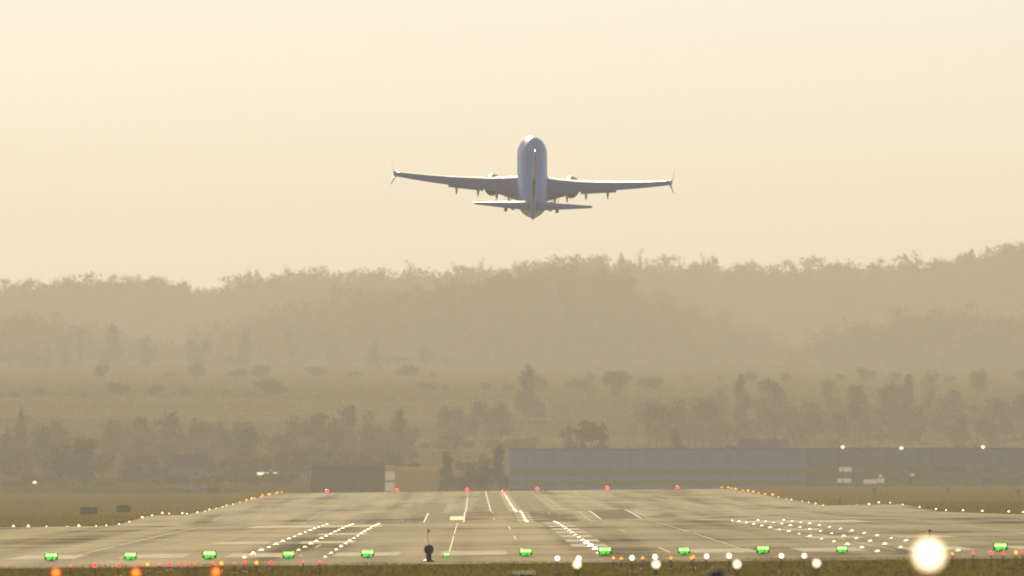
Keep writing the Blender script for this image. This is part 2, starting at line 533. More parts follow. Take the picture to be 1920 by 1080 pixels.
# nearest belt behind the runway end
T = [
 (118, 828, 922, 74, 3720, 'dome', 0, 'left tree of a dark pair standing behind the left end of the grass'),
 (163, 815, 922, 84, 3700, 'dome', 0, 'taller right tree of a dark pair standing behind the left grass'),
 (40, 762, 900, 74, 4150, 'conifer', 1, 'pointed brownish conifer at the far left behind the airfield'),
 (92, 790, 905, 80, 4200, 'round', 1, 'hazy round tree just right of the far left conifer'),
 (8, 800, 900, 60, 4100, 'round', 1, 'hazy tree cut by the left edge of the photo'),
 (215, 782, 900, 80, 4200, 'bare', 1, 'hazy thin tree behind the dark pair of trees'),
 (262, 768, 900, 84, 4250, 'dome', 1, 'hazy broad tree left of the small grey house'),
 (318, 760, 900, 84, 4300, 'dome', 1, 'tall hazy tree directly behind the small grey house'),
 (372, 776, 900, 76, 4250, 'round', 1, 'hazy tree right behind the grey house gable'),
 (240, 862, 921, 66, 3760, 'bush', 0, 'low dark shrub mass left of the small grey house'),
 (292, 852, 921, 56, 3780, 'bush', 0, 'dark shrub touching the small grey house'),
 (428, 786, 900, 70, 4250, 'round', 2, 'olive tree above the white parked van'),
 (478, 800, 905, 70, 4150, 'bare', 1, 'thin loose tree above the pale little roof'),
 (540, 780, 905, 74, 4250, 'round', 2, 'olive round tree left above the dark flat building'),
 (592, 760, 900, 84, 4300, 'dome', 1, 'broad brown tree above the dark flat building'),
 (645, 752, 900, 84, 4350, 'dome', 2, 'tall olive tree behind the dark flat building'),
 (700, 762, 900, 78, 4300, 'bare', 1, 'thin bare tree above the joint of dark and tan buildings'),
 (748, 764, 900, 72, 4300, 'tall', 2, 'narrow hazy tree above the tan building'),
 (528, 872, 922, 60, 3700, 'bush', 0, 'low dark shrub left of the dark flat building'),
 (452, 862, 921, 90, 3800, 'bush', 2, 'wide low shrub right of the white parked van'),
 (722, 846, 915, 42, 3640, 'bush', 0, 'dark bush behind the left corner of the tan building'),
 (782, 850, 915, 56, 3640, 'bush', 0, 'dark bush behind the roof of the tan building'),
 (838, 848, 922, 44, 3500, 'tall', 0, 'dark narrow tree beside the tan building'),
 (872, 856, 922, 52, 3510, 'dome', 0, 'dark round bushy tree in the hedge right of the tan building'),
 (908, 848, 922, 50, 3500, 'dome', 0, 'dark dense tree in the hedge, second from the striped hall'),
 (938, 834, 922, 46, 3490, 'tall', 0, 'tallest dark tree of the hedge touching the striped hall'),
 (846, 752, 842, 76, 4650, 'dome', 1, 'left tree of the big domed clump in the middle field'),
 (893, 734, 842, 96, 4680, 'dome', 1, 'middle and highest tree of the domed clump in the field'),
 (940, 752, 842, 66, 4660, 'dome', 1, 'right tree of the big domed clump in the middle field'),
 (990, 682, 800, 76, 4950, 'tall', 1, 'tall thin tree standing alone in the field left of the centre hall'),
 (1068, 782, 855, 58, 3900, 'bare', 1, 'reddish brown tree touching the dark round tree above the hall roof'),
 (1110, 788, 860, 100, 3850, 'dome', 0, 'dark round tree rising above the roof of the striped hall'),
 (1105, 694, 790, 44, 5200, 'bare', 1, 'faint thin tree in the field behind the dark round tree'),
 (1158, 684, 780, 66, 5200, 'round', 2, 'pale olive round tree on the field edge above the dark round tree'),
 (1270, 802, 862, 46, 3950, 'tall', 0, 'small dark upright tree above the middle of the hall roof'),
 (1220, 830, 862, 20, 3900, 'bush', 0, 'tiny dark bush above the hall roof left of the small upright tree'),
 (1210, 742, 800, 70, 4900, 'round', 1, 'hazy tree left of the large wood above the hall'),
 (1258, 752, 840, 80, 4600, 'round', 1, 'hazy low round tree above the small upright tree'),
 (1318, 735, 840, 88, 4600, 'dome', 1, 'hazy broad tree at the left end of the big tree belt'),
 (1345, 722, 838, 70, 4700, 'bare', 1, 'hazy loose tree in the tree belt above the hall'),
 (1392, 698, 838, 52, 4750, 'tall', 1, 'slim tallest tree in the belt above the hall'),
 (1446, 704, 838, 84, 4800, 'dome', 1, 'broad round topped tree in the belt above the red roofed house'),
 (1500, 738, 838, 80, 4650, 'round', 1, 'low hazy tree right of the broad round topped tree'),
 (1372, 808, 862, 66, 3900, 'bush', 1, 'brown shrub left of the red roofed house'),
 (1556, 706, 838, 66, 4800, 'bare', 1, 'loose airy tree above the left street lamp'),
 (1612, 716, 838, 84, 4750, 'dome', 1, 'broad hazy tree between the left and middle street lamps'),
 (1668, 712, 836, 74, 4750, 'round', 1, 'hazy rounded tree above the middle street lamp'),
 (1702, 704, 830, 50, 4800, 'tall', 1, 'slim hazy tree right of the middle street lamp'),
 (1742, 692, 810, 60, 4900, 'bare', 1, 'tall airy tree above the right row of buildings'),
 (1790, 724, 820, 70, 4850, 'round', 2, 'low olive tree left of the small dark round tree'),
 (1832, 684, 730, 48, 5300, 'round', 1, 'small dark round tree on the field edge at the right'),
 (1872, 740, 842, 90, 4700, 'dome', 1, 'hazy broad tree near the right edge of the photo'),
 (1925, 715, 838, 80, 4700, 'round', 1, 'hazy tree cut by the right edge of the photo'),
]
for i, (px, top, base, wpx, d, st, tone, lab) in enumerate(T):
    make_tree(px, top, base, wpx, d, st, tone, lab, 'trees behind the airfield', ground_z=gz(px, d) - .1)

fr = random.Random(21)
FILL = []
for k in range(26):
    px = -20 + 32 * k + fr.uniform(-10, 10)
    FILL.append((px, fr.uniform(772, 812), 0, fr.uniform(56, 90), fr.uniform(4020, 4420), fr.choice(['dome', 'bare', 'dome', 'round']), 'hazy tree filling the tree belt behind the left half of the airfield', 'hazy trees filling the left belt'))
for k in range(30):
    px = 1185 + 26 * k + fr.uniform(-9, 9)
    FILL.append((px, fr.uniform(738, 790), 0, fr.uniform(56, 92), fr.uniform(4480, 4720), fr.choice(['dome', 'bare', 'round', 'dome']), 'hazy tree filling the tree belt above the hall and office wing', 'hazy trees filling the right belt'))
for k in range(17):
    px = -15 + 35 * k + fr.uniform(-9, 9)
    FILL.append((px, fr.uniform(866, 896), 0, fr.uniform(40, 64), fr.uniform(3640, 3900), 'bush', 'low dull shrub in the hedge along the left grass edge', 'shrubs along the left grass edge'))
for k in range(22):
    px = -20 + 37 * k + fr.uniform(-10, 10)
    FILL.append((px, fr.uniform(815, 852), 0, fr.uniform(60, 95), fr.uniform(3900, 4020), 'bush', 'low hazy thicket under the taller trees of the left belt', 'thickets under the left belt'))
for (pa, pb, d, n) in ((-10, 560, 5260, 9), (180, 860, 6150, 9), (760, 1240, 5450, 8), (1250, 1930, 5900, 10), (700, 1000, 4520, 9)):
    for k in range(n):
        px = pa + (pb - pa) * (k + fr.uniform(.1, .9)) / n
        hgt = fr.uniform(2.5, 7) * FP / d
        FILL.append((px, at(px, 900, d).z and VY - (gz(px, d) - CAMZ) / d * FP - hgt, 0, fr.uniform(1.0, 1.9) * hgt, d + 40 * fr.uniform(-1, 1), 'bush', 'hazy shrub in a loose hedgerow crossing the fields', 'hedgerow shrubs across the fields'))
for i, (px, top, _, wpx, d, st, lab, grp) in enumerate(FILL):
    make_tree(px, top, 900, wpx, d, st, 2 if i % 3 == 0 else 1, lab, grp, seed=i, n=700, ground_z=gz(px, d) - .1)

# row on the crest of the far field
ROW = [(20, 650, 'round', 56), (62, 655, 'round', 60), (90, 645, 'conifer', 34), (121, 640, 'conifer', 38), (150, 612, 'bare', 42), (212, 608, 'tall', 52),
       (275, 628, 'tall', 58), (372, 630, 'round', 66), (430, 660, 'round', 42), (460, 618, 'tall', 48), (545, 616, 'bare', 46), (625, 642, 'bare', 46),
       (700, 634, 'tall', 46), (798, 640, 'round', 46), (842, 664, 'round', 50)]
for i, (px, top, st, wpx) in enumerate(ROW):
    lab = ['hazy round tree at the left end of the crest row', 'second hazy round tree of the crest row', 'left pointed conifer on the far field crest',
           'right pointed conifer on the far field crest', 'bare tree right of the two crest conifers', 'tall hazy tree on the crest right of the bare tree',
           'wide tall hazy tree reaching lower than its crest row', 'broad round tree standing apart on the crest', 'small round tree between two tall crest trees',
           'tall narrow tree beside a small round one on the crest', 'thin bare tree on the crest left of the middle', 'short thin bare tree on the crest',
           'tall narrow tree left of the pale far house', 'round tree right of the pale far house', 'low round tree at the right end of the crest row'][i]
    d = 7150 + 20 * (i % 3)
    make_tree(px, top, 692, wpx, d, st, 1, lab, 'row of trees on the far field crest', ground_z=gz(px, d) - .2)

# standouts along the skyline
SKY = [(1302, 486, 44, 'round', 1, 'left rounded dark treetop of the pair on the skyline'), (1334, 478, 52, 'round', 1, 'right rounded dark treetop of the pair on the skyline'),
       (1412, 484, 40, 'bare', 1, 'airy bare tree on the skyline right of the rounded pair'), (1166, 468, 36, 'bare', 1, 'thin bare tree standing above the middle skyline'),
       (1886, 456, 56, 'round', 1, 'high rounded treetop on the skyline at the right end'), (346, 528, 24, 'bare', 1, 'small bare tree in the dip of the left skyline'),
       (716, 503, 14, 'bare', 1, 'single thin stem on the skyline left of the plane'), (190, 527, 60, 'round', 1, 'rounded treetop on the left skyline'),
       (660, 505, 40, 'bare', 1, 'airy tree on the skyline below the left wing'), (1560, 488, 50, 'round', 1, 'low rounded treetop on the right skyline'),
       (1820, 466, 34, 'tall', 1, 'tall narrow tree on the rising right skyline'), (1014, 492, 16, 'conifer', 1, 'small pointed conifer on the skyline below the plane')]
for px, top, wpx, st, tone, lab in SKY:
    x = (px - VX) / FP * 10200
    make_tree(px, top, 540, wpx, 10200, st, tone, lab, 'trees standing out on the skyline', ground_z=float(FAR(x, 10200)) - .3, n=900)
for px, py, wpx, lab in ((600, 560, 34, 'pale yellow blossoming tree high on the left wooded slope'), (436, 586, 26, 'smaller pale blossoming tree low on the left wooded slope')):
    d = 8150.0
    x = (px - VX) / FP * d
    make_tree(px, py, py + 24, wpx, d, 'round', 3, lab, 'pale blossoming trees', n=700, ground_z=min(float(MID(x, d)), at(px, py + 24, d).z))

# the far wood reads as one mass
def forest(name, fn, d0, d1, n, seed, x0, x1, label, crest=None, hrange=(8, 15)):
    rng = np.random.default_rng(seed)
    tv, tq = [], []   # eight kinds of crown
    for k in range(8):
        st = ['round', 'bare', 'round', 'bare', 'bush', 'round', 'tall', 'round'][k]
        P = crown_points(rng, st, 230 if st != 'bare' else 220)
        V, Q = leaf_quads(rng, P, .042 if st != 'bare' else .03)
        # trunk as a thin crossed blade with thickness
        s = .012
        tvv = np.array([(-s, -s, 0), (s, -s, 0), (s, s, 0), (-s, s, 0), (-s * .4, -s * .4, .7), (s * .4, -s * .4, .7), (s * .4, s * .4, .7), (-s * .4, s * .4, .7)])
        tqq = np.array([(0, 1, 5, 4), (1, 2, 6, 5), (2, 3, 7, 6), (3, 0, 4, 7)])
        tv.append(np.concatenate([V, tvv])); tq.append(np.concatenate([Q, tqq + len(V)]))
    x = rng.uniform(x0, x1, n)
    d = d0 + (d1 - d0) * rng.uniform(0, 1, n)
    z = fn(x, d)
    Vs, Qs, o = [], [], 0
    for i in range(n):
        if z[i] < 41: continue
        k = rng.integers(8)
        h = rng.uniform(*hrange) * rng.choice([.7, 1, 1, 1, 1.3]); wsc = rng.uniform(.75, 1.35)
        wd = h * wsc * (.7 if k == 6 else 1)
        a = rng.uniform(0, 6.28)
        c, s = math.cos(a), math.sin(a)
        v = tv[k]
        Vs.append(np.stack([(v[:, 0] * c - v[:, 1] * s) * wd + x[i], (v[:, 0] * s + v[:, 1] * c) * wd + d[i], v[:, 2] * h + z[i] - .3], -1))
        Qs.append(tq[k] + o); o += len(v)
    Q = np.concatenate(Qs)
    f = np_mesh(name, np.concatenate(Vs), Q, m_leaf[1])
    return tag(f, label, 'wood', kind='stuff')
forest('far_wood', FAR, 9400, 10350, 3600, 3, -330, 360, 'far hazy wood covering the skyline ridge')
forest('spur_wood', MID, 7750, 8600, 2000, 5, -190, 210, 'hazy wood on the spur in the middle of the ridge')
forest('right_wood', NEAR, 7560, 8100, 1200, 7, 60, 330, 'hazy wood on the low spur at the right')
forest('left_wood', LEFT, 7600, 8200, 1200, 9, -330, -60, 'hazy wood on the low spur at the left')

# ------------------------------------------------------------------ buildings behind the runway end
m_wall = mat('grey_metal_cladding', (.7, .66, .68), .55, noise=((.8, .8, .02), (.78, .73, .74), 2, .4, .6))
m_stripe = mat('olive_stripe', (.7, .5, .03), .6, noise=((.3, .3, 1), (.78, .56, .05), 2, .4, .6))
m_dark = mat('dark_cladding', (.045, .045, .045), .8, noise=((.5, .5, .1), (.065, .063, .06), 3, .4, .6))
m_tan = mat('tan_translucent_wall', (.78, .56, .32), .85, noise=((.6, .6, .6), (.85, .64, .38), 3, .4, .6))
leafy(m_tan, .8, (.97, .82, .42))  # translucency added so sunlight from behind makes the shaded walls glow
m_cream = mat('cream_panel', (.9, .84, .66), .6)
m_glow = mat('added_window_glow', (.8, .72, .5), .5, emit=(1, .82, .5), estr=.22)  # glow added so the shaded panels and office blinds look bright
m_roof = mat('grey_roof', (.11, .105, .1), .8)
m_red = mat('red_tiles', (.2, .09, .06), .8, noise=((2, 2, 2), (.26, .12, .08), 2, .4, .6))
m_pale = mat('pale_plaster', (.45, .43, .42), .85)
m_glass = mat('window_glass', (.05, .055, .06), .1, spec=.8)
m_shade = mat('black_metal', (.02, .02, .02), .5)
m_steel = mat('galvanised_steel', (.35, .34, .33), .45, metal=.7)
m_white = mat('white_enamel', (.8, .79, .76), .3, coat=.3)

def block(px0, px1, top, base, d, depth):
    a, b = at(px0, top, d), at(px1, base, d)
    return a.x, b.x, b.z, a.z

# striped hall
x0, x1, zb, zt = block(955, 1512, 843, 922, 3560, 0)
hall = thing('striped_hall', 'long grey metal hall with two olive stripes behind the runway end', 'building', ((x0 + x1) / 2, 3560, zb - 1))
W_, H_ = x1 - x0, zt - zb + 1
mb = MB(); mb.box((0, 12, H_ / 2), (W_, 24, H_)); mb.build('wall', m_wall, hall)
mb = MB(); mb.box((0, 12, H_ + .12), (W_ + .3, 24.3, .24)); mb.build('roof', m_roof, hall)
for py in (885, 905):
    z = at(0, py, 3560).z - zb + 1
    mb = MB(); mb.box((0, -.04, z), (W_ - .02, .1, .95)); mb.build('stripe', m_stripe, hall)
for k in range(4):
    mb = MB(); mb.tube((-W_ / 2 + 2 + k * W_ / 3.3, -.1, 0), (-W_ / 2 + 2 + k * W_ / 3.3, -.1, H_), .06); mb.build('downpipe', m_wall, hall)
# windowed office wing to the right
x0, x1, zb, zt = block(1512.3, 2150, 842, 922, 3575, 0)
off = thing('office_wing', 'long darker building with rows of windows right of the striped hall', 'building', ((x0 + x1) / 2, 3575, zb - 1))
W_, H_ = x1 - x0, zt - zb + 1
m_wall2 = mat('brown_grey_cladding', (.42, .37, .36), .6, noise=((.5, .5, .02), (.5, .44, .42), 2, .4, .6))
mb = MB(); mb.box((0, 11, H_ / 2), (W_, 22, H_)); mb.build('wall', m_wall2, off)
mb = MB(); mb.box((0, 11, H_ + .12), (W_ + .3, 22.3, .24)); mb.build('roof', m_roof, off)
for py in (882, 902):
    z = at(0, py, 3575).z - zb + 1
    mb = MB(); mb.box((0, -.03, z), (W_ - .02, .08, 1.1)); mb.build('window_band', m_stripe, off)
for px, wp, py in ((1714, 22, 880), (1780, 62, 880), (1850, 18, 880), (1670, 24, 900), (1713, 22, 900), (1850, 18, 900), (1900, 34, 900)):
    q = at(px, py, 3575)
    mb = MB(); mb.box((q.x - (x0 + x1) / 2, -.06, q.z - zb + 1), (wp / FP * 3575, .1, 1.0)); mb.build('window', m_glass, off)
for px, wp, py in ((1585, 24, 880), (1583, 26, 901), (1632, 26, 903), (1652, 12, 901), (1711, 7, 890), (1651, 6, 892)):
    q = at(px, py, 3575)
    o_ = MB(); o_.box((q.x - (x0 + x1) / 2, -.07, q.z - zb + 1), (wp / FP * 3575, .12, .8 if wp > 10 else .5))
    o_.build('window', m_glow, off)['label'] = 'pale window given an added glow'
# dark flat building
x0, x1, zb, zt = block(583, 720, 873, 922, 3470, 0)
bd = thing('dark_flat_building', 'low dark windowless flat roofed building behind the runway end', 'building', ((x0 + x1) / 2, 3470, zb - 1))
mb = MB(); mb.box((0, 5, (zt - zb + 1) / 2), (x1 - x0, 10, zt - zb + 1)); mb.build('wall', m_dark, bd)
mb = MB(); mb.box((0, 5, zt - zb + 1.1), (x1 - x0 + .4, 10.4, .2)); mb.build('roof', m_roof, bd)
mb = MB(); mb.box((3.2, -.03, 1.6), (1.1, .1, 2.2)); mb.build('door', m_shade, bd)
# tan building with bright end panels
x0, x1, zb, zt = block(722, 821, 884, 922, 3475, 0)
bt = thing('tan_building', 'small tan building with two bright cream panels at its left end', 'building', ((x0 + x1) / 2, 3475, zb - 1))
W_, H_ = x1 - x0, zt - zb + 1
mb = MB(); mb.box((1.0, 5, H_ / 2), (W_ - 2.0, 10, H_)); mb.build('wall', m_tan, bt)
mb = MB(); mb.box((.6, 5, H_ + .45), (W_ - 1.2, 10.4, .9)); mb.build('roof', m_tan, bt)
mb = MB(); mb.box((-W_ / 2 + .98, 5, (H_ + 1.1) / 2), (1.95, 9.6, H_ + 1.1)); mb.build('stair_tower', m_tan, bt)
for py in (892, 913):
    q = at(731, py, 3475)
    mb = MB(); mb.box((q.x - (x0 + x1) / 2, -.0 + .14, q.z - zb + 1), (1.75, .2, 1.55)); mb.build('window', m_glow, bt)['label'] = 'tall cream panel of the stair tower, made to glow'

def house(px, top, base, wpx, d, wall_m, roof_m, label, depth=8, roof_h=.4, name='house'):
    a, b = at(px - wpx / 2, top, d), at(px + wpx / 2, base, d)
    g = gz(px, d) - .3
    h = thing(name, label, 'house', ((a.x + b.x) / 2, d, g))
    W_, H_ = b.x - a.x, a.z - g
    eave = H_ * (1 - roof_h) if H_ * roof_h < 4 else H_ - 3
    mb = MB(); mb.box((0, depth / 2, eave / 2), (W_, depth, eave)); mb.build('wall', wall_m, h)
    e = .4
    mb = MB()
    vs = [(-W_ / 2 - e, -e, eave), (W_ / 2 + e, -e, eave), (W_ / 2 + e, depth + e, eave), (-W_ / 2 - e, depth + e, eave), (-W_ / 2 - e, depth / 2, H_), (W_ / 2 + e, depth / 2, H_)]
    mb.add(vs, [(0, 1, 5, 4), (2, 3, 4, 5), (0, 4, 3), (1, 2, 5), (3, 2, 1, 0)])
    r = mb.build('roof', roof_m, h)
    mb = MB(); mb.box((W_ * .25, depth * .55, H_ + .2), (.6, .6, 1.2)); mb.build('chimney', wall_m, r)
    n = max(2, int(W_ / 3))
    for k in range(n):
        f = MB(); f.box((-W_ / 2 + (k + .5) * W_ / n, -.02, eave - 1.3), (1.1, .1, 1.2)); f = f.build('window', m_white, h)
        p = MB(); p.box((-W_ / 2 + (k + .5) * W_ / n, -.08, eave - 1.3), (.9, .04, 1.0)); p.build('pane', m_glass, f)
    return h
house(352, 852, 921, 66, 3740, m_pale, m_roof, 'small pale grey house among shrubs behind the white van')
house(500, 886, 921, 30, 3820, m_cream, m_cream, 'tiny pale roofed house among shrubs left of the dark building', 6, .3)
house(1430, 823, 846, 88, 3900, mat('lilac_plaster', (.7, .63, .7), .85), mat('faded_red_tiles', (.42, .25, .2), .8, noise=((2, 2, 2), (.5, .3, .24), 2, .4, .6)), 'red roofed lilac house peeking over the hall roof')
house(745, 668, 692, 58, 7180, m_cream, m_red, 'pale distant house on the far field crest', 9, .35)
house(600, 840, 860, 36, 3950, m_pale, m_roof, 'faint grey gabled house behind the dark flat building', 8, .45)

# street lamps beside the office wing
def street_lamp(px, py, label):
    d = 3530
    p = at(px, py, d); g = gz(px, d) - .3
    t = thing('street_lamp', label, 'street lamp', (p.x, d, g), 0, 'street lamps before the office wing')
    h = p.z - g
    mb = MB(); mb.tube((0, 0, 0), (0, 0, h + .1), .07, .05); mb.tube((0, 0, h + .1), (0, -.5, h + .2), .05, .04); mb.build('pole', m_steel, t)
    mb = MB(); mb.lathe([(.05, .3), (.3, .12), (.36, 0), (.3, -.14), (.02, -.32)], (0, -.5, h), 12); mb.build('lamp_head', m_lampw, t)
m_lampw = mat('pale_glint_head', (.8, .78, .7), .3, emit=(1, .88, .6), estr=1.6)  # glow put in for the glint on the lamp heads
street_lamp(1580, 838, 'left street lamp standing before the long office wing')
street_lamp(1690, 840, 'middle street lamp before the office wing')
street_lamp(1843, 838, 'right street lamp before the office wing')
t = thing('yard_lamp', 'small white yard lamp on a pole at the far left before dark trees', 'street lamp', (at(65, 905, 3500).x, 3500, gz(65, 3500)))
h = at(65, 905, 3500).z - gz(65, 3500)
mb = MB(); mb.tube((0, 0, 0), (0, 0, h), .05); mb.build('pole', m_steel, t)
mb = MB(); mb.lathe([(.05, .3), (.35, .1), (.4, -.05), (.3, -.1)], (0, 0, h), 12); mb.build('lamp_head', m_lampw, t)

# parked white van
def van():
    d = 3420
    p = at(365, 921, d)
    t = thing('parked_van', 'small white van parked on the grass edge left of the runway end', 'van', (p.x, d, p.z - .0))
    L = 3.3
    prof = [(-1.7, .25), (-1.72, .62), (-1.1, .78), (-.55, 1.18), (1.5, 1.3), (1.68, 1.1), (1.7, .25)]
    mb = MB(); n = len(prof)
    vs = [(x, -.8, z) for x, z in prof] + [(x, .8, z) for x, z in prof]
    mb.add(vs, [tuple(range(n)), tuple(reversed(range(n, 2 * n)))] + [(k, n + k, n + (k + 1) % n, (k + 1) % n) for k in range(n)])
    mb.build('body', m_white, t)
    mb = MB(); mb.box((-.25, -.81, 1.0), (.5, .03, .24)); mb.box((.4, -.81, 1.02), (.6, .03, .24)); mb.build('window', m_glass, t)
    for x in (-1.05, 1.05):
        for y in (-.75, .75):
            mb = MB(); mb.lathe([(.12, -.09), (.27, -.09), (.29, 0), (.27, .09), (.12, .09)], (x, y, .28), 14, 'Y'); mb.build('wheel', m_shade, t)
    t.scale = (1, 1, .8)
van()

# green boards in the left grass
m_green = mat('dark_green_panel', (.05, .2, .02), .7, noise=((4, 4, 4), (.07, .24, .03), 2, .4, .6))
def board(px, top, base, wpx, label):
    hz = CAMZ - (gz(px, 1700))
    d = hz * FP / (base - VY)
    for _ in range(6): d = (CAMZ - gz(px, d)) * FP / (base - VY)
    p = at(px, base, d)
    if px > 390: d = 3250.0
    p = at(px, base, d)
    t = thing('signboard', label, 'signboard', (p.x, d, gz(px, d)), 0, 'green boards in the grass')
    W_, H_ = wpx / FP * d, (base - top) / FP * d
    mb = MB(); mb.box((0, 0, H_ * .56), (W_, .18, H_ * .88)); mb.build('panel', m_green, t)
    mb = MB()
    mb.box((0, 0, H_ * 1.015), (W_ + .06, .24, .05)); mb.build('cap', m_shade, t)
    for s in (-1, 1):
        mb = MB(); mb.box((s * W_ * .4, 0, H_ * .06), (.08, .1, H_ * .14)); mb.build('leg', m_shade, t)
board(166.5, 951, 968, 32, 'larger dark green board standing on the left grass')
board(232, 948, 963, 26, 'smaller dark green board right of the larger one on the left grass')
board(401, 915, 928, 21, 'faint green board far off beside the white van')

# small cabinets in the right grass
def cabinet(px, top, base, label):
    d = 2600
    for _ in range(8): d = min(3200, max(1500, (CAMZ - gz(px, d)) * FP / (base - VY)))
    t = thing('equipment_cabinet', label, 'cabinet', ((px - VX) / FP * d, d, gz(px, d)), 0, 'cabinets in the right grass')
    H_ = (base - top) / FP * d
    mb = MB(); mb.box((0, 0, H_ * .4), (.3, .3, H_ * .8)); mb.build('body', m_roof, t)
    mb = MB(); mb.box((0, 0, H_ * .9), (.62, .5, H_ * .2)); mb.build('hood', m_pale, t)
cabinet(1639, 924, 938, 'left pale topped cabinet in the right grass')
cabinet(1778, 924, 938, 'middle pale topped cabinet in the right grass')
cabinet(1909, 922, 938, 'rightmost pale topped cabinet in the right grass')
d = 2300
t = thing('marker_post', 'short dark post standing in the right grass among edge lights', 'post', ((1575 - VX) / FP * d, d, gz(1575, d)))
mb = MB(); mb.tube((0, 0, 0), (0, 0, .95), .11, .1, 10); mb.build('post', m_shade, t)
mb = MB(); mb.lathe([(.13, 0), (.13, .08), (.02, .14)], (0, 0, .95), 10); mb.build('cap', m_shade, t)

# ------------------------------------------------------------------ runway lights
def lampmat(name, c, e):
    return mat(name, (.3, .3, .3), .3, emit=c, estr=e)
L_WHITE = lampmat('white_lamp_glow', (1, .72, .32), 2.4)
L_TDZ = lampmat('inset_white_glow', (1, .78, .42), 2.4)
L_COOL = lampmat('cool_white_glow', (1, .94, 1), 6)
L_YEL = lampmat('amber_lamp_glow', (1, .32, .01), 2.2)
L_RED = lampmat('red_lamp_glow', (1, .012, .02), 3)
L_GREEN = lampmat('green_lamp_glow', (.01, 1, .008), 1.1)
L_GREENC = lampmat('green_core_glow', (.25, 1, .12), 5)
L_BIG = lampmat('bright_approach_glow', (1, .84, .55), 3.0)
L_ORG = lampmat('orange_approach_glow', (1, .02, .002), 1.6)
L_ORGC = lampmat('orange_core_glow', (1, .36, .012), 2)
m_body = mat('lamp_housing', (.05, .05, .045), .5)

def light_mesh(kind, lens):
    """a small runway light as one mesh: housing + lens"""
    mb = MB()
    if kind == 'edge':
        mb.lathe([(.12, 0), (.12, .03), (.04, .05), (.04, .22), (.11, .25), (.12, .28)], n=10)
        mb.lathe([(.14, .28), (.17, .36), (.14, .46), (.05, .52), (0, .53)], n=10, mi=1)
    elif kind == 'end':
        mb.lathe([(.2, 0), (.2, .05), (.08, .08), (.08, .14), (.24, .2)], n=12)
        mb.lathe([(.26, .2), (.32, .36), (.26, .54), (.1, .63), (0, .65)], n=12, mi=1)  # lens enlarged so the lamp's bloom is built into its shape
    elif kind == 'inset':
        mb.lathe([(.2, 0), (.19, .02), (.12, .03)], n=12)
        mb.lathe([(.105, .03), (.1, .075), (.06, .1), (0, .11)], n=12, mi=1)
    o = mb.build(kind, [m_body, lens])
    me = o.data
    bpy.data.objects.remove(o)
    return me

def place(me, name, d, X, label, group, lift=0.02, cat='runway light', s=1.0):
    o = bpy.data.objects.new(name, me)
    C.objects.link(o)
    o.location = (X + RX, d, float(Zg(d, X)) + lift)
    o.scale = (s, s, s)
    return tag(o, label, cat, group)

e_w, e_y = light_mesh('edge', L_WHITE), light_mesh('edge', L_YEL)
r_end = light_mesh('end', L_RED)
i_w, i_c, i_r = light_mesh('inset', L_TDZ), light_mesh('inset', L_COOL), light_mesh('inset', L_RED)
jr = random.Random(4)
for k in range(43):
    d = 3268 - 60 * k
    for s, side in ((-1, 'left'), (1, 'right')):
        if abs((s * 37.5 + RX) / d * FP + VX - 960) > 990: continue
        if 1185 < d < 1290: continue
        X = s * 37.5 + jr.uniform(-.3, .3)
        if d > 2670:
            place(e_y, 'edge_light', d, X, f'amber edge light in the far {side} row beside the runway end', f'amber edge lights on the {side}', s=jr.uniform(.75, 1.1))
        else:
            place(e_w, 'edge_light', d, X, f'white edge light on a low stem along the {side} runway edge', f'white edge lights on the {side}', s=jr.uniform(.42, .7))
for k in range(6):
    lab = ['first red light from the left across the runway end', 'second red light from the left, before the bright cream panels', 'third red light from the left, before the dark hedge',
           'fourth red light from the left, before the striped hall', 'fifth red light from the left across the runway end', 'rightmost red light across the runway end'][k]
    place(r_end, 'runway_end_light', 3280, -30 + 12 * k, lab, 'red lights across the runway end')
for s, side in ((-1, 'left'), (1, 'right')):
    for j, nm in ((0, 'inner'), (1, 'middle'), (2, 'outer')):
        for k in range(15):
            d = 735 + 29.5 * k
            X = s * (10.6 + 1.55 * j)
            if abs((X + RX) / d * FP + VX - 960) > 985: continue
            place(i_w, 'touchdown_light', d, X, f'small white light in the {nm} row of the {side} touchdown zone', f'{nm} {side} touchdown lights', .02, s=jr.uniform(.5, .8))
for k in range(15):
    d = 742 + 30 * k
    near = k < 4
    place(i_c if near else i_w, 'centreline_light', d, 0, 'bluish white light at the near end of the centreline' if near else 'warm white light in the near centreline row',
          'near bluish centreline lights' if near else 'near centreline lights', .035, s=.95 if near else .65)
for k in range(52):
    d = 1735 + 30 * k
    if 2010 < d < 2180: continue
    red = d > 2960 or (d > 2300 and k % 2)
    place(i_r if red else i_w, 'centreline_light', d, 0, 'red light in the far centreline row' if red else 'white light in the far centreline row',
          'far red centreline lights' if red else 'far white centreline lights', .035, s=1.0)

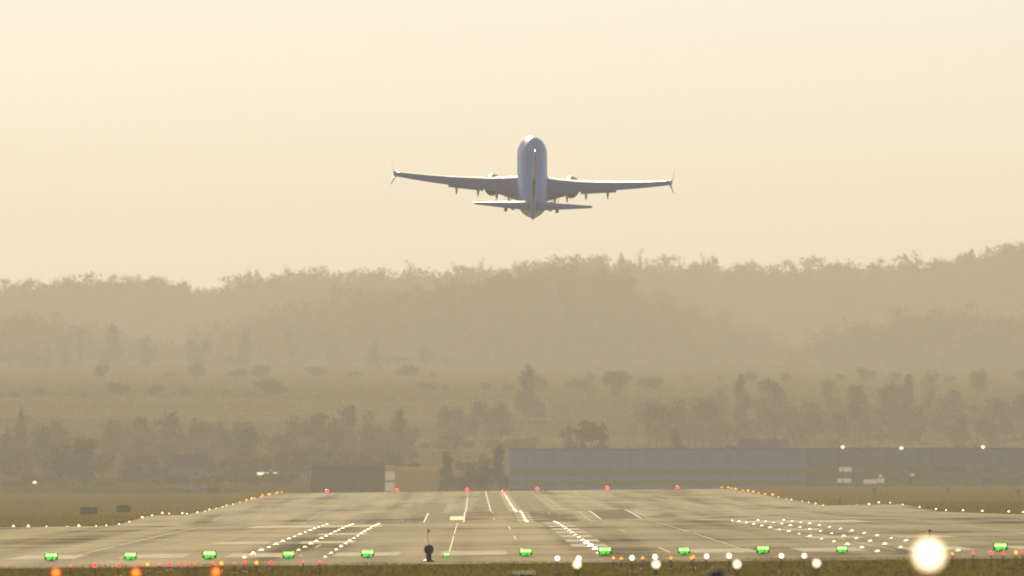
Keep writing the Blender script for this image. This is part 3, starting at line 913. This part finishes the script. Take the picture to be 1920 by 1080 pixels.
# green threshold lights: a low housing with a wide lens
def green_light():
    t = thing('threshold_light', 'x', 'threshold light', (0, 0, 0))
    mb = MB(); mb.lathe([(.2, 0), (.2, .03), (.05, .05), (.05, .1)], n=12); mb.box((0, .06, .2), (.5, .16, .26)); mb.build('housing', m_body, t)
    mb = MB()
    for k in range(3):
        mb.box((-.14 + .14 * k, -.03, .245), (.11, .06, .085))
    mb.build('lens', L_GREENC, t)
    mb = MB()
    mb.box((0, -.012, .245), (.42, .03, .12)); mb.box((-.07, -.02, .12), (.2, .05, .06)); mb.box((.12, -.02, .12), (.1, .05, .05))
    mb.build('lens', L_GREEN, t)
    return t
g0 = green_light()
for k in range(13):
    px = 96 + 148.3 * k
    if px > 1930: continue
    X = (px - VX) / FP * 728 - RX
    nm = ['leftmost green threshold light near the left photo edge', 'second green threshold light from the left', 'third green threshold light from the left',
          'fourth green threshold light from the left', 'green threshold light left of the dark ball lamp', 'small green threshold light just right of the dark ball lamp',
          'green threshold light left of the centreline', 'green threshold light at the near end of the centreline', 'first green threshold light right of the centreline',
          'second green threshold light right of the centreline', 'third green threshold light right of the centreline', 'green threshold light behind the big glaring lamp',
          'rightmost green threshold light'][k]
    z = float(Zg(728, X)) + .0
    if k == 0:
        g0.location = (X + RX, 728, z); g0['label'] = nm; g0['group'] = 'green threshold lights'
    else:
        dup(g0, (X + RX, 728, z), nm, 'green threshold lights', (.5, .5, .55) if k == 5 else (.85 + .05 * (k * 7 % 5),) * 3)

# approach lights on posts, facing the camera
def approach_light(r, lens_m, core=None, name='approach_light', rim=None):
    t = thing(name, 'x', 'approach light')
    mb = MB(); mb.lathe([(r * 1.06, .0), (r * 1.06, .1), (r * .7, .22), (r * .25, .27)], (0, 0, 0), 16, 'Y'); mb.build('lamp_head', m_body, t)
    mb = MB(); mb.lathe([(r, .002), (r * .8, .03), (r * .4, .045), (0, .05)], (0, 0, 0), 20, '-Y')
    ln = mb.build('lens', lens_m, t)
    if rim:
        mb = MB(); mb.lathe([(r * 1.22, .0), (r * 1.2, .012), (r * 1.03, .004)], (0, 0, 0), 20, '-Y'); mb.build('fringe_ring', rim, t)
    if core:
        mb = MB(); mb.lathe([(r * .6, .052), (r * .3, .062), (0, .066)], (0, 0, 0), 16, '-Y'); mb.build('filament_glow', core, ln)
    return t
def put_approach(src, px, py, d, label, group, first=False, scale=1.0):
    p = at(px, py, d)
    t = src if first else dup(src, p)
    t.location = p
    t['label'] = label; t['group'] = group
    t.scale = (scale,) * 3
    g = gz(px, d)
    h = (p.z - g) / scale
    mb = MB(); mb.tube((0, .12, -h), (0, .12, -.04), .018 / scale, .015 / scale, 6); mb.box((0, .12, -h + .03 / scale), (.2 / scale, .2 / scale, .06 / scale))
    mb.build('post', m_body, t)
    return t
A_W = approach_light(.054, L_BIG)
for k, (px, py) in enumerate(((1082, 1058), (1230, 1058), (1382, 1058), (1531, 1056))):
    A = put_approach(A_W, px, py, 365, ['leftmost of four round white lamps glaring before the grass', 'second from left of four round white lamps before the grass',
        'third from left of four round white lamps before the grass', 'rightmost of four round white lamps before the grass'][k], 'four round white approach lamps') if k else None
A0 = put_approach(A_W, 1082, 1058, 365, 'leftmost of four round white lamps glaring before the grass', 'four round white approach lamps', True)
A_O = approach_light(.078, L_ORG, L_ORGC)
for k, (px, py) in enumerate(((255, 1074), (405, 1072))):
    put_approach(A_O, px, py, 365, ['middle of three round orange lamps at the bottom left', 'rightmost of three round orange lamps at the bottom left'][k], 'three round orange approach lamps')
put_approach(A_O, 105, 1074, 365, 'leftmost of three round orange lamps at the bottom left', 'three round orange approach lamps', True)
L_FRINGE = lampmat('golden_fringe_glow', (1, .55, .14), .9)  # added glowing ring for the warm fringe around the big lamp
A_B = approach_light(.092, L_BIG, rim=L_FRINGE)
put_approach(A_B, 1742, 1040, 150, 'huge glaring round lamp close to the camera at the lower right', 'single big approach lamp', True)
A_X = approach_light(.13, m_glass)
put_approach(A_X, 1343, 1082, 330, 'unlit dark round lamp head at the bottom edge right of the middle', 'unlit approach lamp', True)

# low white and red approach lights by the near pavement edge
A_S = approach_light(.07, L_BIG)
n0 = 0
for d, pts, word in ((620, ((1045, 1047), (1185, 1046), (1325, 1043), (1465, 1042)), 'left'), (600, ((1085, 1047), (1228, 1044), (1367, 1042), (1508, 1042)), 'right')):
    for i, (px, py) in enumerate(pts):
        n0 += 1
        put_approach(A_S, px, py, d, f'{word} white lamp of the {["first", "second", "third", "fourth"][i]} pair along the near grass edge', 'white lamp pairs at the grass edge', n0 == 8, 1.0)
A_R = approach_light(.046, L_RED)
reds = [(133, 1061, .5), (178, 1060, 1.2), (222, 1060, 1.1), (264, 1059, .9), (300, 1058, .8), (318, 1058, 1.1), (335, 1057, .8), (352, 1057, .8), (366, 1057, .7), (400, 1056, .8),
        (440, 1056, .6), (458, 1055, 1.1), (508, 1055, 1.1), (568, 1053, .6), (600, 1053, .7), (1825, 1037, .7), (1858, 1037, 1.0), (1881, 1037, 1.0), (1917, 1036, .8)]
for i, (px, py, s) in enumerate(reds):
    d = 600 + 12 * (i % 7)
    left = px < 1000
    put_approach(A_R, px, py, d, 'small red lamp in the row along the near grass edge at the ' + ('left' if left else 'right'), 'red lamps at the grass edge ' + ('left' if left else 'right'), i == len(reds) - 1, s)
A_A = approach_light(.06, L_ORGC)
for i, (px, py, lab) in enumerate(((277, 1058, 'first orange lamp among the small red ones at left'), (415, 1056, 'second orange lamp among the small red ones, by a green light'),
                                  (481, 1055, 'third orange lamp among the small red ones at left'), (1905, 1036, 'orange lamp among red ones at the right edge'))):
    put_approach(A_A, px, py, 650, lab, 'orange lamps among the red ones', i == 3, 1.0 if i else .9)
A_D = approach_light(.04, L_YEL)
dims = [(1165, 1047), (1205, 1046), (1258, 1046), (1300, 1044), (1296, 1046), (1786, 1038), (1150, 1046)]
for i, (px, py) in enumerate(dims):
    put_approach(A_D, px, py, 640, 'dim amber lamp between the white pairs along the grass edge', 'dim amber lamps', i == len(dims) - 1, 1.0)

# dark ball lamp with a whip and pennant
p = at(804, 1052, 700)
t = thing('ball_beacon', 'dark ball on a short thick post with a thin whip and tiny pennant', 'beacon', (p.x, 700, gz(804, 700)))
dz = p.z - gz(804, 700)
mb = MB(); mb.lathe([(.2, -.05), (.2, .03 + dz), (.105, .06 + dz), (.095, .2 + dz), (.1, .3 + dz)], n=14); mb.build('post', m_shade, t)
mb = MB()
mb.lathe([(.08, -.175), (.14, -.13), (.175, -.05), (.18, 0), (.17, .07), (.13, .135), (.06, .175), (0, .18)], (0, 0, .43 + dz), 18)
mb.build('ball', m_shade, t, True)
mb = MB(); mb.tube((-.02, 0, .6 + dz), (-.045, 0, 1.18 + dz), .012, .009, 6); mb.build('whip', m_shade, t)
mb = MB()
vs = [(-.045, -.012, 1.2 + dz), (-.05, -.012, 1.06 + dz), (.06, -.006, 1.06 + dz), (-.045, .012, 1.2 + dz), (-.05, .012, 1.06 + dz), (.06, .006, 1.06 + dz)]
mb.add(vs, [(0, 1, 2), (5, 4, 3), (0, 3, 4, 1), (1, 4, 5, 2), (2, 5, 3, 0)]); mb.build('pennant', mat('dark_red_cloth', (.07, .02, .015), .8), t)

# black cabinet at the bottom edge, and a thin marker behind the big lamp
p = at(980, 1074, 420)
t = thing('junction_box', 'low black box at the bottom edge in the middle of the grass', 'box', (p.x, 420, gz(980, 420)))
h = p.z - gz(980, 420)
mb = MB(); mb.box((0, 0, h * .48), (.5, .35, h * .92)); mb.build('body', m_shade, t)
mb = MB(); mb.box((0, 0, h * .97), (.56, .41, h * .06)); mb.build('lid', m_shade, t)
d = 800
t = thing('marker_stick', 'thin stick with a dark knob rising behind the big glaring lamp', 'post', ((1743 - VX) / FP * d, d, gz(1743, d)))
h = at(1743, 995, d).z - gz(1743, d)
mb = MB(); mb.tube((0, 0, 0), (0, 0, h), .02); mb.build('stick', m_shade, t)
mb = MB(); mb.lathe([(0, -.07), (.06, -.04), (.07, 0), (.06, .04), (0, .07)], (0, 0, h), 10); mb.build('knob', m_shade, t)

# ------------------------------------------------------------------ near grass
m_blade = mat('grass_blades', (.085, .075, .014), .8, spec=.1, noise=((.5, .06, 1), (.17, .13, .03), 3, .35, .65))
add_mix_noise(m_blade, (.25, .05, 1), (.05, .045, .014), .5, .65)
leafy(m_blade, .45, (.2, .165, .028))
rng = np.random.default_rng(12)
N = 100000
d = rng.uniform(540, 724, N)
X = rng.uniform(-26, 18, N) - RX * 0
xw = rng.uniform(-.042, .044, N) * d
X = xw - RX
cl = np.sin(X * 1.7 + np.sin(d * .21) * 2) * np.sin(d * .13 + X * .4) * .5 + .5
h = rng.uniform(.03, .1, N) * (.4 + .8 * cl) * np.clip((735 - d) / 60, .45, 1)
wd = rng.uniform(.012, .03, N)
a = rng.uniform(0, 3.14, N)
z = Zg(d, X)
lx, ly = rng.normal(0, .04, N), rng.normal(0, .04, N)
c, s = np.cos(a) * wd, np.sin(a) * wd
lim = np.interp(X, [-20, 0, 17], [697, 690, 714]) + 3 * np.sin(X * 1.3) + rng.normal(0, 1.5, N)
keep = d < lim
xw, d, z, h, lx, ly, c, s = (q[keep] for q in (xw, d, z, h, lx, ly, c, s))
N = len(d)
V = np.stack([np.stack([xw - c, d - s, z], -1), np.stack([xw + c, d + s, z], -1),
              np.stack([xw + lx + c * .35, d + ly + s * .35, z + h], -1), np.stack([xw + lx - c * .35, d + ly - s * .35, z + h], -1)], 1).reshape(-1, 3)
gr = np_mesh('grass', V, np.arange(4 * N).reshape(-1, 4), m_blade)
tag(gr, 'rough olive grass before the near runway end', 'grass', kind='stuff')

def tufts(name, label, rows, dj, xfun, step, hgt, wid, m, seed, zf):
    """rough grass: rows of ragged upright tufts across the view"""
    rng = np.random.default_rng(seed)
    Vs = []
    for d in rows:
        x0, x1 = xfun(d)
        n = int((x1 - x0) / step)
        if n < 1: continue
        x = rng.uniform(x0, x1, n)
        dd = d + rng.uniform(-dj, dj, n)
        z = zf(x, dd)
        h = hgt * rng.uniform(.45, 1.25, n)
        a = rng.uniform(-.9, .9, n)
        w_ = wid * rng.uniform(.5, 1.2, n)
        c, s = np.cos(a) * w_, np.sin(a) * w_
        l = rng.normal(0, hgt * .3, n)
        Vs.append(np.stack([np.stack([x - c, dd - s, z - .05], -1), np.stack([x + c, dd + s, z - .05], -1),
                            np.stack([x + l + c * .5, dd + s * .5, z + h], -1), np.stack([x + l - c * .7, dd - s * .7, z + h * .8], -1)], 1).reshape(-1, 3))
    V = np.concatenate(Vs)
    return tag(np_mesh(name, V, np.arange(len(V)).reshape(-1, 4), m), label, 'grass', kind='stuff')
def gmat(name, a, b, tr, sc=(.05, .006, 1)):
    m = mat(name, a, .85, spec=.05, noise=(sc, b, 4, .38, .62))
    add_mix_noise(m, (sc[0] * 6, sc[1] * 3, 1), tuple(.55 * q for q in a), .52, .7, fac=.8)
    leafy(m, .5, tr)
    return m
m_verge = gmat('verge_grass_blades', (.11, .085, .016), (.155, .115, .03), (.15, .112, .018))
zv = lambda x, d: Zg(d, x - RX)
not_path = lambda d: not any(a - 4 < d < b + 4 for a, b in ((1690, 1710), (2460, 2490), (3100, 3160)))
tufts('grass', 'rough dry grass verge left of the runway', [d for d in np.arange(1240, 3330, 8) if not_path(d)], 4,
      lambda d: (-.0265 * d - 22, RX - 38.9), .16, .2, .14, m_verge, 31, zv)
tufts('grass', 'rough dry grass verge right of the runway', np.arange(1240, 3330, 8), 4,
      lambda d: (RX + 38.9, max(RX + 39, .0305 * d + 22)), .16, .2, .14, m_verge, 32, zv)
tufts('grass', 'rough grass strip between the runway end and the buildings', np.arange(3345, 3470, 8), 4,
      lambda d: (-.0265 * d - 22, .0305 * d + 22), .3, .16, .2, m_verge, 33, zv)
m_mead = gmat('meadow_blades', (.075, .065, .018), (.12, .092, .03), (.09, .075, .018), (.012, .004, 1))
tufts('grass', 'hazy meadow grass on the slope behind the airfield', np.arange(4480, 7190, 14), 7,
      lambda d: (-.0265 * d - 22, .0305 * d + 22), .9, .42, .5, m_mead, 34, zv)

# ------------------------------------------------------------------ airliner
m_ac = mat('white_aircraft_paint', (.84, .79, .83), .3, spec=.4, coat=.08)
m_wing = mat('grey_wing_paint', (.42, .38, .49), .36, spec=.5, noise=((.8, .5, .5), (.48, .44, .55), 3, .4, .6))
m_blue = mat('navy_belly_paint', (.05, .05, .07), .3, coat=.4)
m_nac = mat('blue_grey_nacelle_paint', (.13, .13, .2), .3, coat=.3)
m_yel = mat('yellow_paint_and_glint', (.9, .72, .3), .35, coat=.4)
m_metal = mat('bare_metal', (.5, .48, .46), .3, metal=.9)
m_tyre = mat('black_rubber', (.02, .02, .02), .8)

plane = thing('airliner', 'twin engine white airliner climbing away with wheels still down', 'airplane')
PD = 2395.0
plane.location = at(998, 340, PD)
plane.rotation_mode = 'ZXY'
plane.rotation_euler = (R(16.9), R(2.0), R(.55))

# fuselage: (y, centre z, half width, half height)
ST = [(18.25, -.62, .02, .02), (18.1, -.6, .28, .26), (17.7, -.55, .58, .54), (17.0, -.45, .95, .92), (16.2, -.3, 1.27, 1.27), (15.2, -.12, 1.56, 1.62), (14.0, -.02, 1.77, 1.88),
      (12.5, 0, 1.88, 2.0), (8, 0, 1.88, 2.0), (3, 0, 1.88, 2.0), (-2, 0, 1.88, 2.0), (-6, 0, 1.88, 2.0), (-8, .0, 1.88, 2.0), (-10, .12, 1.8, 1.87), (-12, .36, 1.6, 1.6), (-14, .62, 1.33, 1.3), (-16, .84, 1.02, 1.0),
      (-18, 1.02, .66, .66), (-19.4, 1.12, .38, .4), (-20.2, 1.16, .2, .22), (-20.4, 1.17, .1, .1)]
mb = MB(); n = 32
for i, (y, zc, hw, hh) in enumerate(ST):
    for k in range(n):
        a = 2 * math.pi * k / n
        mb.v.append((math.cos(a) * hw, y, zc + math.sin(a) * hh))
for i in range(len(ST) - 1):
    for k in range(n):
        mb.f.append((i * n + k, i * n + (k + 1) % n, (i + 1) * n + (k + 1) % n, (i + 1) * n + k))
        sn = math.sin(2 * math.pi * (k + .5) / n)
        yc = ST[i][0]
        rear = yc < -7
        lo = -.62 if not rear else -.5
        mi = 0
        if sn < -.8 and not rear: mi = 1
        if rear and -.72 < sn < -.3: mi = 2
        mb.mi.append(mi)
mb.f.append(tuple(reversed(range((len(ST) - 1) * n, len(ST) * n)))); mb.mi.append(1)
fus = mb.build('fuselage', [m_ac, m_blue, m_yel], plane, True)
# belly fairing where the wings join
mb = MB()
FR = [(6.5, .5, .2), (5, 1.9, .55), (2, 2.25, .8), (-2, 2.25, .8), (-4.5, 1.8, .5), (-6, .6, .2)]
for y, hw, hh in FR:
    for k in range(16):
        a = 2 * math.pi * k / 16
        mb.v.append((math.cos(a) * hw, y, -1.5 + math.sin(a) * hh))
for i in range(len(FR) - 1):
    for k in range(16):
        mb.f.append((i * 16 + k, i * 16 + (k + 1) % 16, (i + 1) * 16 + (k + 1) % 16, (i + 1) * 16 + k)); mb.mi.append(0)
mb.build('belly_fairing', m_blue, plane, True)
for s in (-1, 1):
    mb = MB()
    for k in range(44):
        y = 12.6 - k * .52
        if 1.5 < y < 2.0: continue
        for q, zz in ((1, .55),):
            x = s * 1.88 * math.sqrt(1 - (zz / 2.0) ** 2) 
            mb.box((x - s * .008, y, zz), (.02, .26, .26))
    mb.build('cabin_windows', m_glass, plane)
mb = MB(); mb.box((0, 15.9, .97), (1.5, .6, .12)); mb.build('cockpit_window', m_glass, plane)

AF = [(0, 0), (.04, .035), (.15, .06), (.35, .068), (.6, .05), (.85, .02), (1, .002), (1, -.002), (.85, -.012), (.6, -.03), (.35, -.045), (.15, -.042), (.04, -.025)]
def surface(secs, vertical=False):
    """secs: (span x, y leading edge, y trailing edge, z, thickness factor)"""
    mb = MB(); m = len(AF)
    for (x, yl, yt, z, th) in secs:
        c = yl - yt
        for u, v in AF:
            if vertical: mb.v.append((v * c * th, yl - u * c, z))
            else: mb.v.append((x, yl - u * c, z + v * c * th))
    for i in range(len(secs) - 1):
        for k in range(m):
            mb.f.append((i * m + k, i * m + (k + 1) % m, (i + 1) * m + (k + 1) % m, (i + 1) * m + k)); mb.mi.append(0)
    mb.f.append(tuple(reversed(range(m)))); mb.mi.append(0)
    mb.f.append(tuple(range((len(secs) - 1) * m, len(secs) * m))); mb.mi.append(0)
    return mb
def te(x):
    return -2.9 + (x - 1.9) * .3 if x < 5.8 else -1.73 - (x - 5.8) * .27
def wing_z(x):
    t = max(0, (abs(x) - 1.6) / 15.4)
    return -1.22 + 1.6 * t + 1.05 * t * t
for s in (-1, 1):
    secs = []
    for x in (1.2, 1.9, 3.5, 5.5, 6.0, 8, 10.4, 10.6, 13, 15, 16.6, 17.1):
        yl = 5.2 - (x - 1.9) * .525 + (.35 if x < 2.5 else 0)
        yt = te(x)
        secs.append((s * x, yl, yt + .02, wing_z(x), 1.15 if x < 4 else 1.0))
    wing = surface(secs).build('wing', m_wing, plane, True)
    # flaps drooped behind the trailing edge
    for (xa, xb, da, db) in ((2.0, 4.3, .3, .12), (6.1, 10.5, .16, .16)):
        mb = MB()
        for x, dr in ((xa, da), (xb, db)):
            z = wing_z(x)
            y = te(x)
            mb.v += [(s * x, y + .5, z - .03), (s * x, y + .3, z - .16), (s * x, y - 2 * dr, z - dr - .03), (s * x, y - 2 * dr, z - dr)]
        mb.f += [(0, 1, 5, 4), (1, 2, 6, 5), (2, 3, 7, 6), (3, 0, 4, 7), (3, 2, 1, 0), (4, 5, 6, 7)]; mb.mi += [0] * 6
        mb.build('flap', m_wing, wing)
    for x in (4.4, 6.75, 9.45):
        y = te(x)
        mb = MB()
        mb.tube((s * x, y + 2.2, wing_z(x) - .3), (s * x, y + .4, wing_z(x) - .46), .05, .2, 8)
        mb.tube((s * x, y + .4, wing_z(x) - .46), (s * x, y - 1.0, wing_z(x) - .86), .2, .03, 8)
        mb.build('flap_fairing', m_wing, wing, True)
    zt = wing_z(17.1)
    up = surface([(s * 17.08, -2.75, -5.57 + .1, zt, .9), (s * 17.35, -3.3, -5.6, zt + .25, .5), (s * 17.45, -4.3, -5.75, zt + .8, .3), (s * 17.6, -5.9, -6.3, zt + 2.35, .25)])
    up.build('winglet', m_ac, wing, True)
    dn = surface([(s * 17.12, -3.3, -5.2, zt, .4), (s * 17.7, -5.1, -5.8, zt - .9, .25)])
    dn.build('lower_winglet', m_ac, wing, True)
    # engine
    ex = s * 4.95
    mb = MB()
    mb.lathe([(.78, 0.0), (.92, .12), (1.0, .5), (1.06, 1.3), (1.05, 2.2), (1.0, 3.0), (.9, 3.6), (.86, 3.62)], (ex, 0, 0), 24, 'Y')
    mb.mi[-1] = 1
    mb.v = [(x, 7.7 - y, z - 2.32) for x, y, z in mb.v]
    mb.f = [tuple(reversed(f)) for f in mb.f]
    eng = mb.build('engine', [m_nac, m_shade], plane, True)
    mb = MB(); mb.tube((ex, 7.68, -2.32), (ex, 7.9, -2.32), .99, .86, 24, caps=False); mb.tube((ex, 7.9, -2.32), (ex, 7.3, -2.32), .84, .78, 24); mb.build('intake_lip', m_metal, eng, True)
    mb = MB(); mb.tube((ex, 4.2, -2.32), (ex, 3.2, -2.4), .76, .6, 20); mb.tube((ex, 3.3, -2.4), (ex, 2.6, -2.43), .34, .05, 16); mb.build('nozzle', m_shade, eng, True)
    mb = MB()
    mb.add([(ex - .16, 7.0, -1.28), (ex + .16, 7.0, -1.28), (ex + .2, 2.0, -1.15), (ex - .2, 2.0, -1.15), (ex - .16, 6.5, -1.6), (ex + .16, 6.5, -1.6), (ex + .2, 2.2, -1.7), (ex - .2, 2.2, -1.7)],
           [(0, 1, 2, 3), (7, 6, 5, 4), (0, 4, 5, 1), (1, 5, 6, 2), (2, 6, 7, 3), (3, 7, 4, 0)])
    mb.build('pylon', m_wing, eng)
    # tailplane
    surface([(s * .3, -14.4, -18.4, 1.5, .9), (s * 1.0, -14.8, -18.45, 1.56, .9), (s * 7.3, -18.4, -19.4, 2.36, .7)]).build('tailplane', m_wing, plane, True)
    # main landing gear, swinging inward
    a = Vector((s * 2.95, -1.9, -1.55)); b = Vector((s * 2.75, -2.1, -2.75))
    mb = MB(); mb.tube(a, b, .13, .1, 10); mb.tube(b + Vector((-.5, 0, -.08 * s * 0)), b + Vector((.5, 0, 0)), .07, .07, 8); mb.tube(a + Vector((-s * .9, .4, .1)), (a + b) / 2, .06, .05, 6)
    gear = mb.build('landing_gear', m_steel, plane)
    for o_, dz in ((s * .46, -.06), (-s * .4, .16)):
        mb = MB(); mb.lathe([(.2, -.2), (.54, -.2), (.6, -.12), (.6, .12), (.54, .2), (.2, .2)], (b.x + o_, b.y, b.z + dz), 20, 'X'); wh = mb.build('wheel', m_tyre, gear, True)
    mb = MB(); mb.box((s * 3.3, -1.9, -2.05), (.04, .9, 1.0)); mb.build('gear_door', m_wing, gear)
# nose gear
mb = MB(); mb.tube((0, 12.4, -1.6), (0, 12.6, -3.0), .09, .07, 8); ng = mb.build('nose_gear', m_steel, plane)
for x in (-.2, .2):
    mb = MB(); mb.lathe([(.12, -.09), (.32, -.09), (.34, 0), (.32, .09), (.12, .09)], (x, 12.6, -3.05), 16, 'X'); mb.build('wheel', m_tyre, ng, True)
# fin: its warm glint painted as yellow rudder panels, a dark one between
fin = surface([(0, -11.6, -17.6, 1.5, .5), (0, -12.6, -17.8, 2.2, .62), (0, -14.0, -18.2, 3.4, .72), (0, -18.05, -19.5, 9.25, .85)], True).build('tail_fin', m_ac, plane, True)
mb = MB()
def rud(z0, z1, m, nm):
    def y_te(z): return -17.75 - (z - 1.6) * .235
    mb = MB()
    for z in (z0, z1):
        w_ = .52 - .025 * z
        y = y_te(z)
        mb.v += [(-w_ / 2, y + 1.3, z), (w_ / 2, y + 1.3, z), (.14, y - .25, z), (-.14, y - .25, z)]
    mb.f += [(0, 1, 5, 4), (1, 2, 6, 5), (2, 3, 7, 6), (3, 0, 4, 7), (3, 2, 1, 0), (4, 5, 6, 7)]; mb.mi += [0] * 6
    o = mb.build('rudder_panel', m, fin)
    o['label'] = nm
rud(2.0, 3.2, m_yel, 'pale yellow lowest rudder panel')
rud(3.21, 5.6, m_blue, 'dark middle rudder panel')
rud(5.61, 9.1, m_yel, 'pale yellow upper rudder panel')
mb = MB(); mb.tube((0, -20.3, 1.16), (0, -20.9, 1.05), .13, .07, 10); mb.build('exhaust_cone', m_metal, plane, True)

# ------------------------------------------------------------------ haze
mv = bpy.data.materials.new('haze_air')
mv.use_nodes = True
t = mv.node_tree
t.nodes.remove(t.nodes['Principled BSDF'])
pv = t.nodes.new('ShaderNodeVolumePrincipled')
pv.inputs['Density'].default_value = HAZE_DENSITY
pv.inputs['Color'].default_value = (*HAZE_COLOR, 1)
pv.inputs['Anisotropy'].default_value = HAZE_G
t.links.new(pv.outputs[0], t.nodes['Material Output'].inputs['Volume'])
mb = MB(); mb.box((0, 6000, 72), (2900, 12400, 156)); hz = mb.build('haze', mv)
tag(hz, 'pale warm haze filling the air over the airfield', 'haze', kind='stuff')
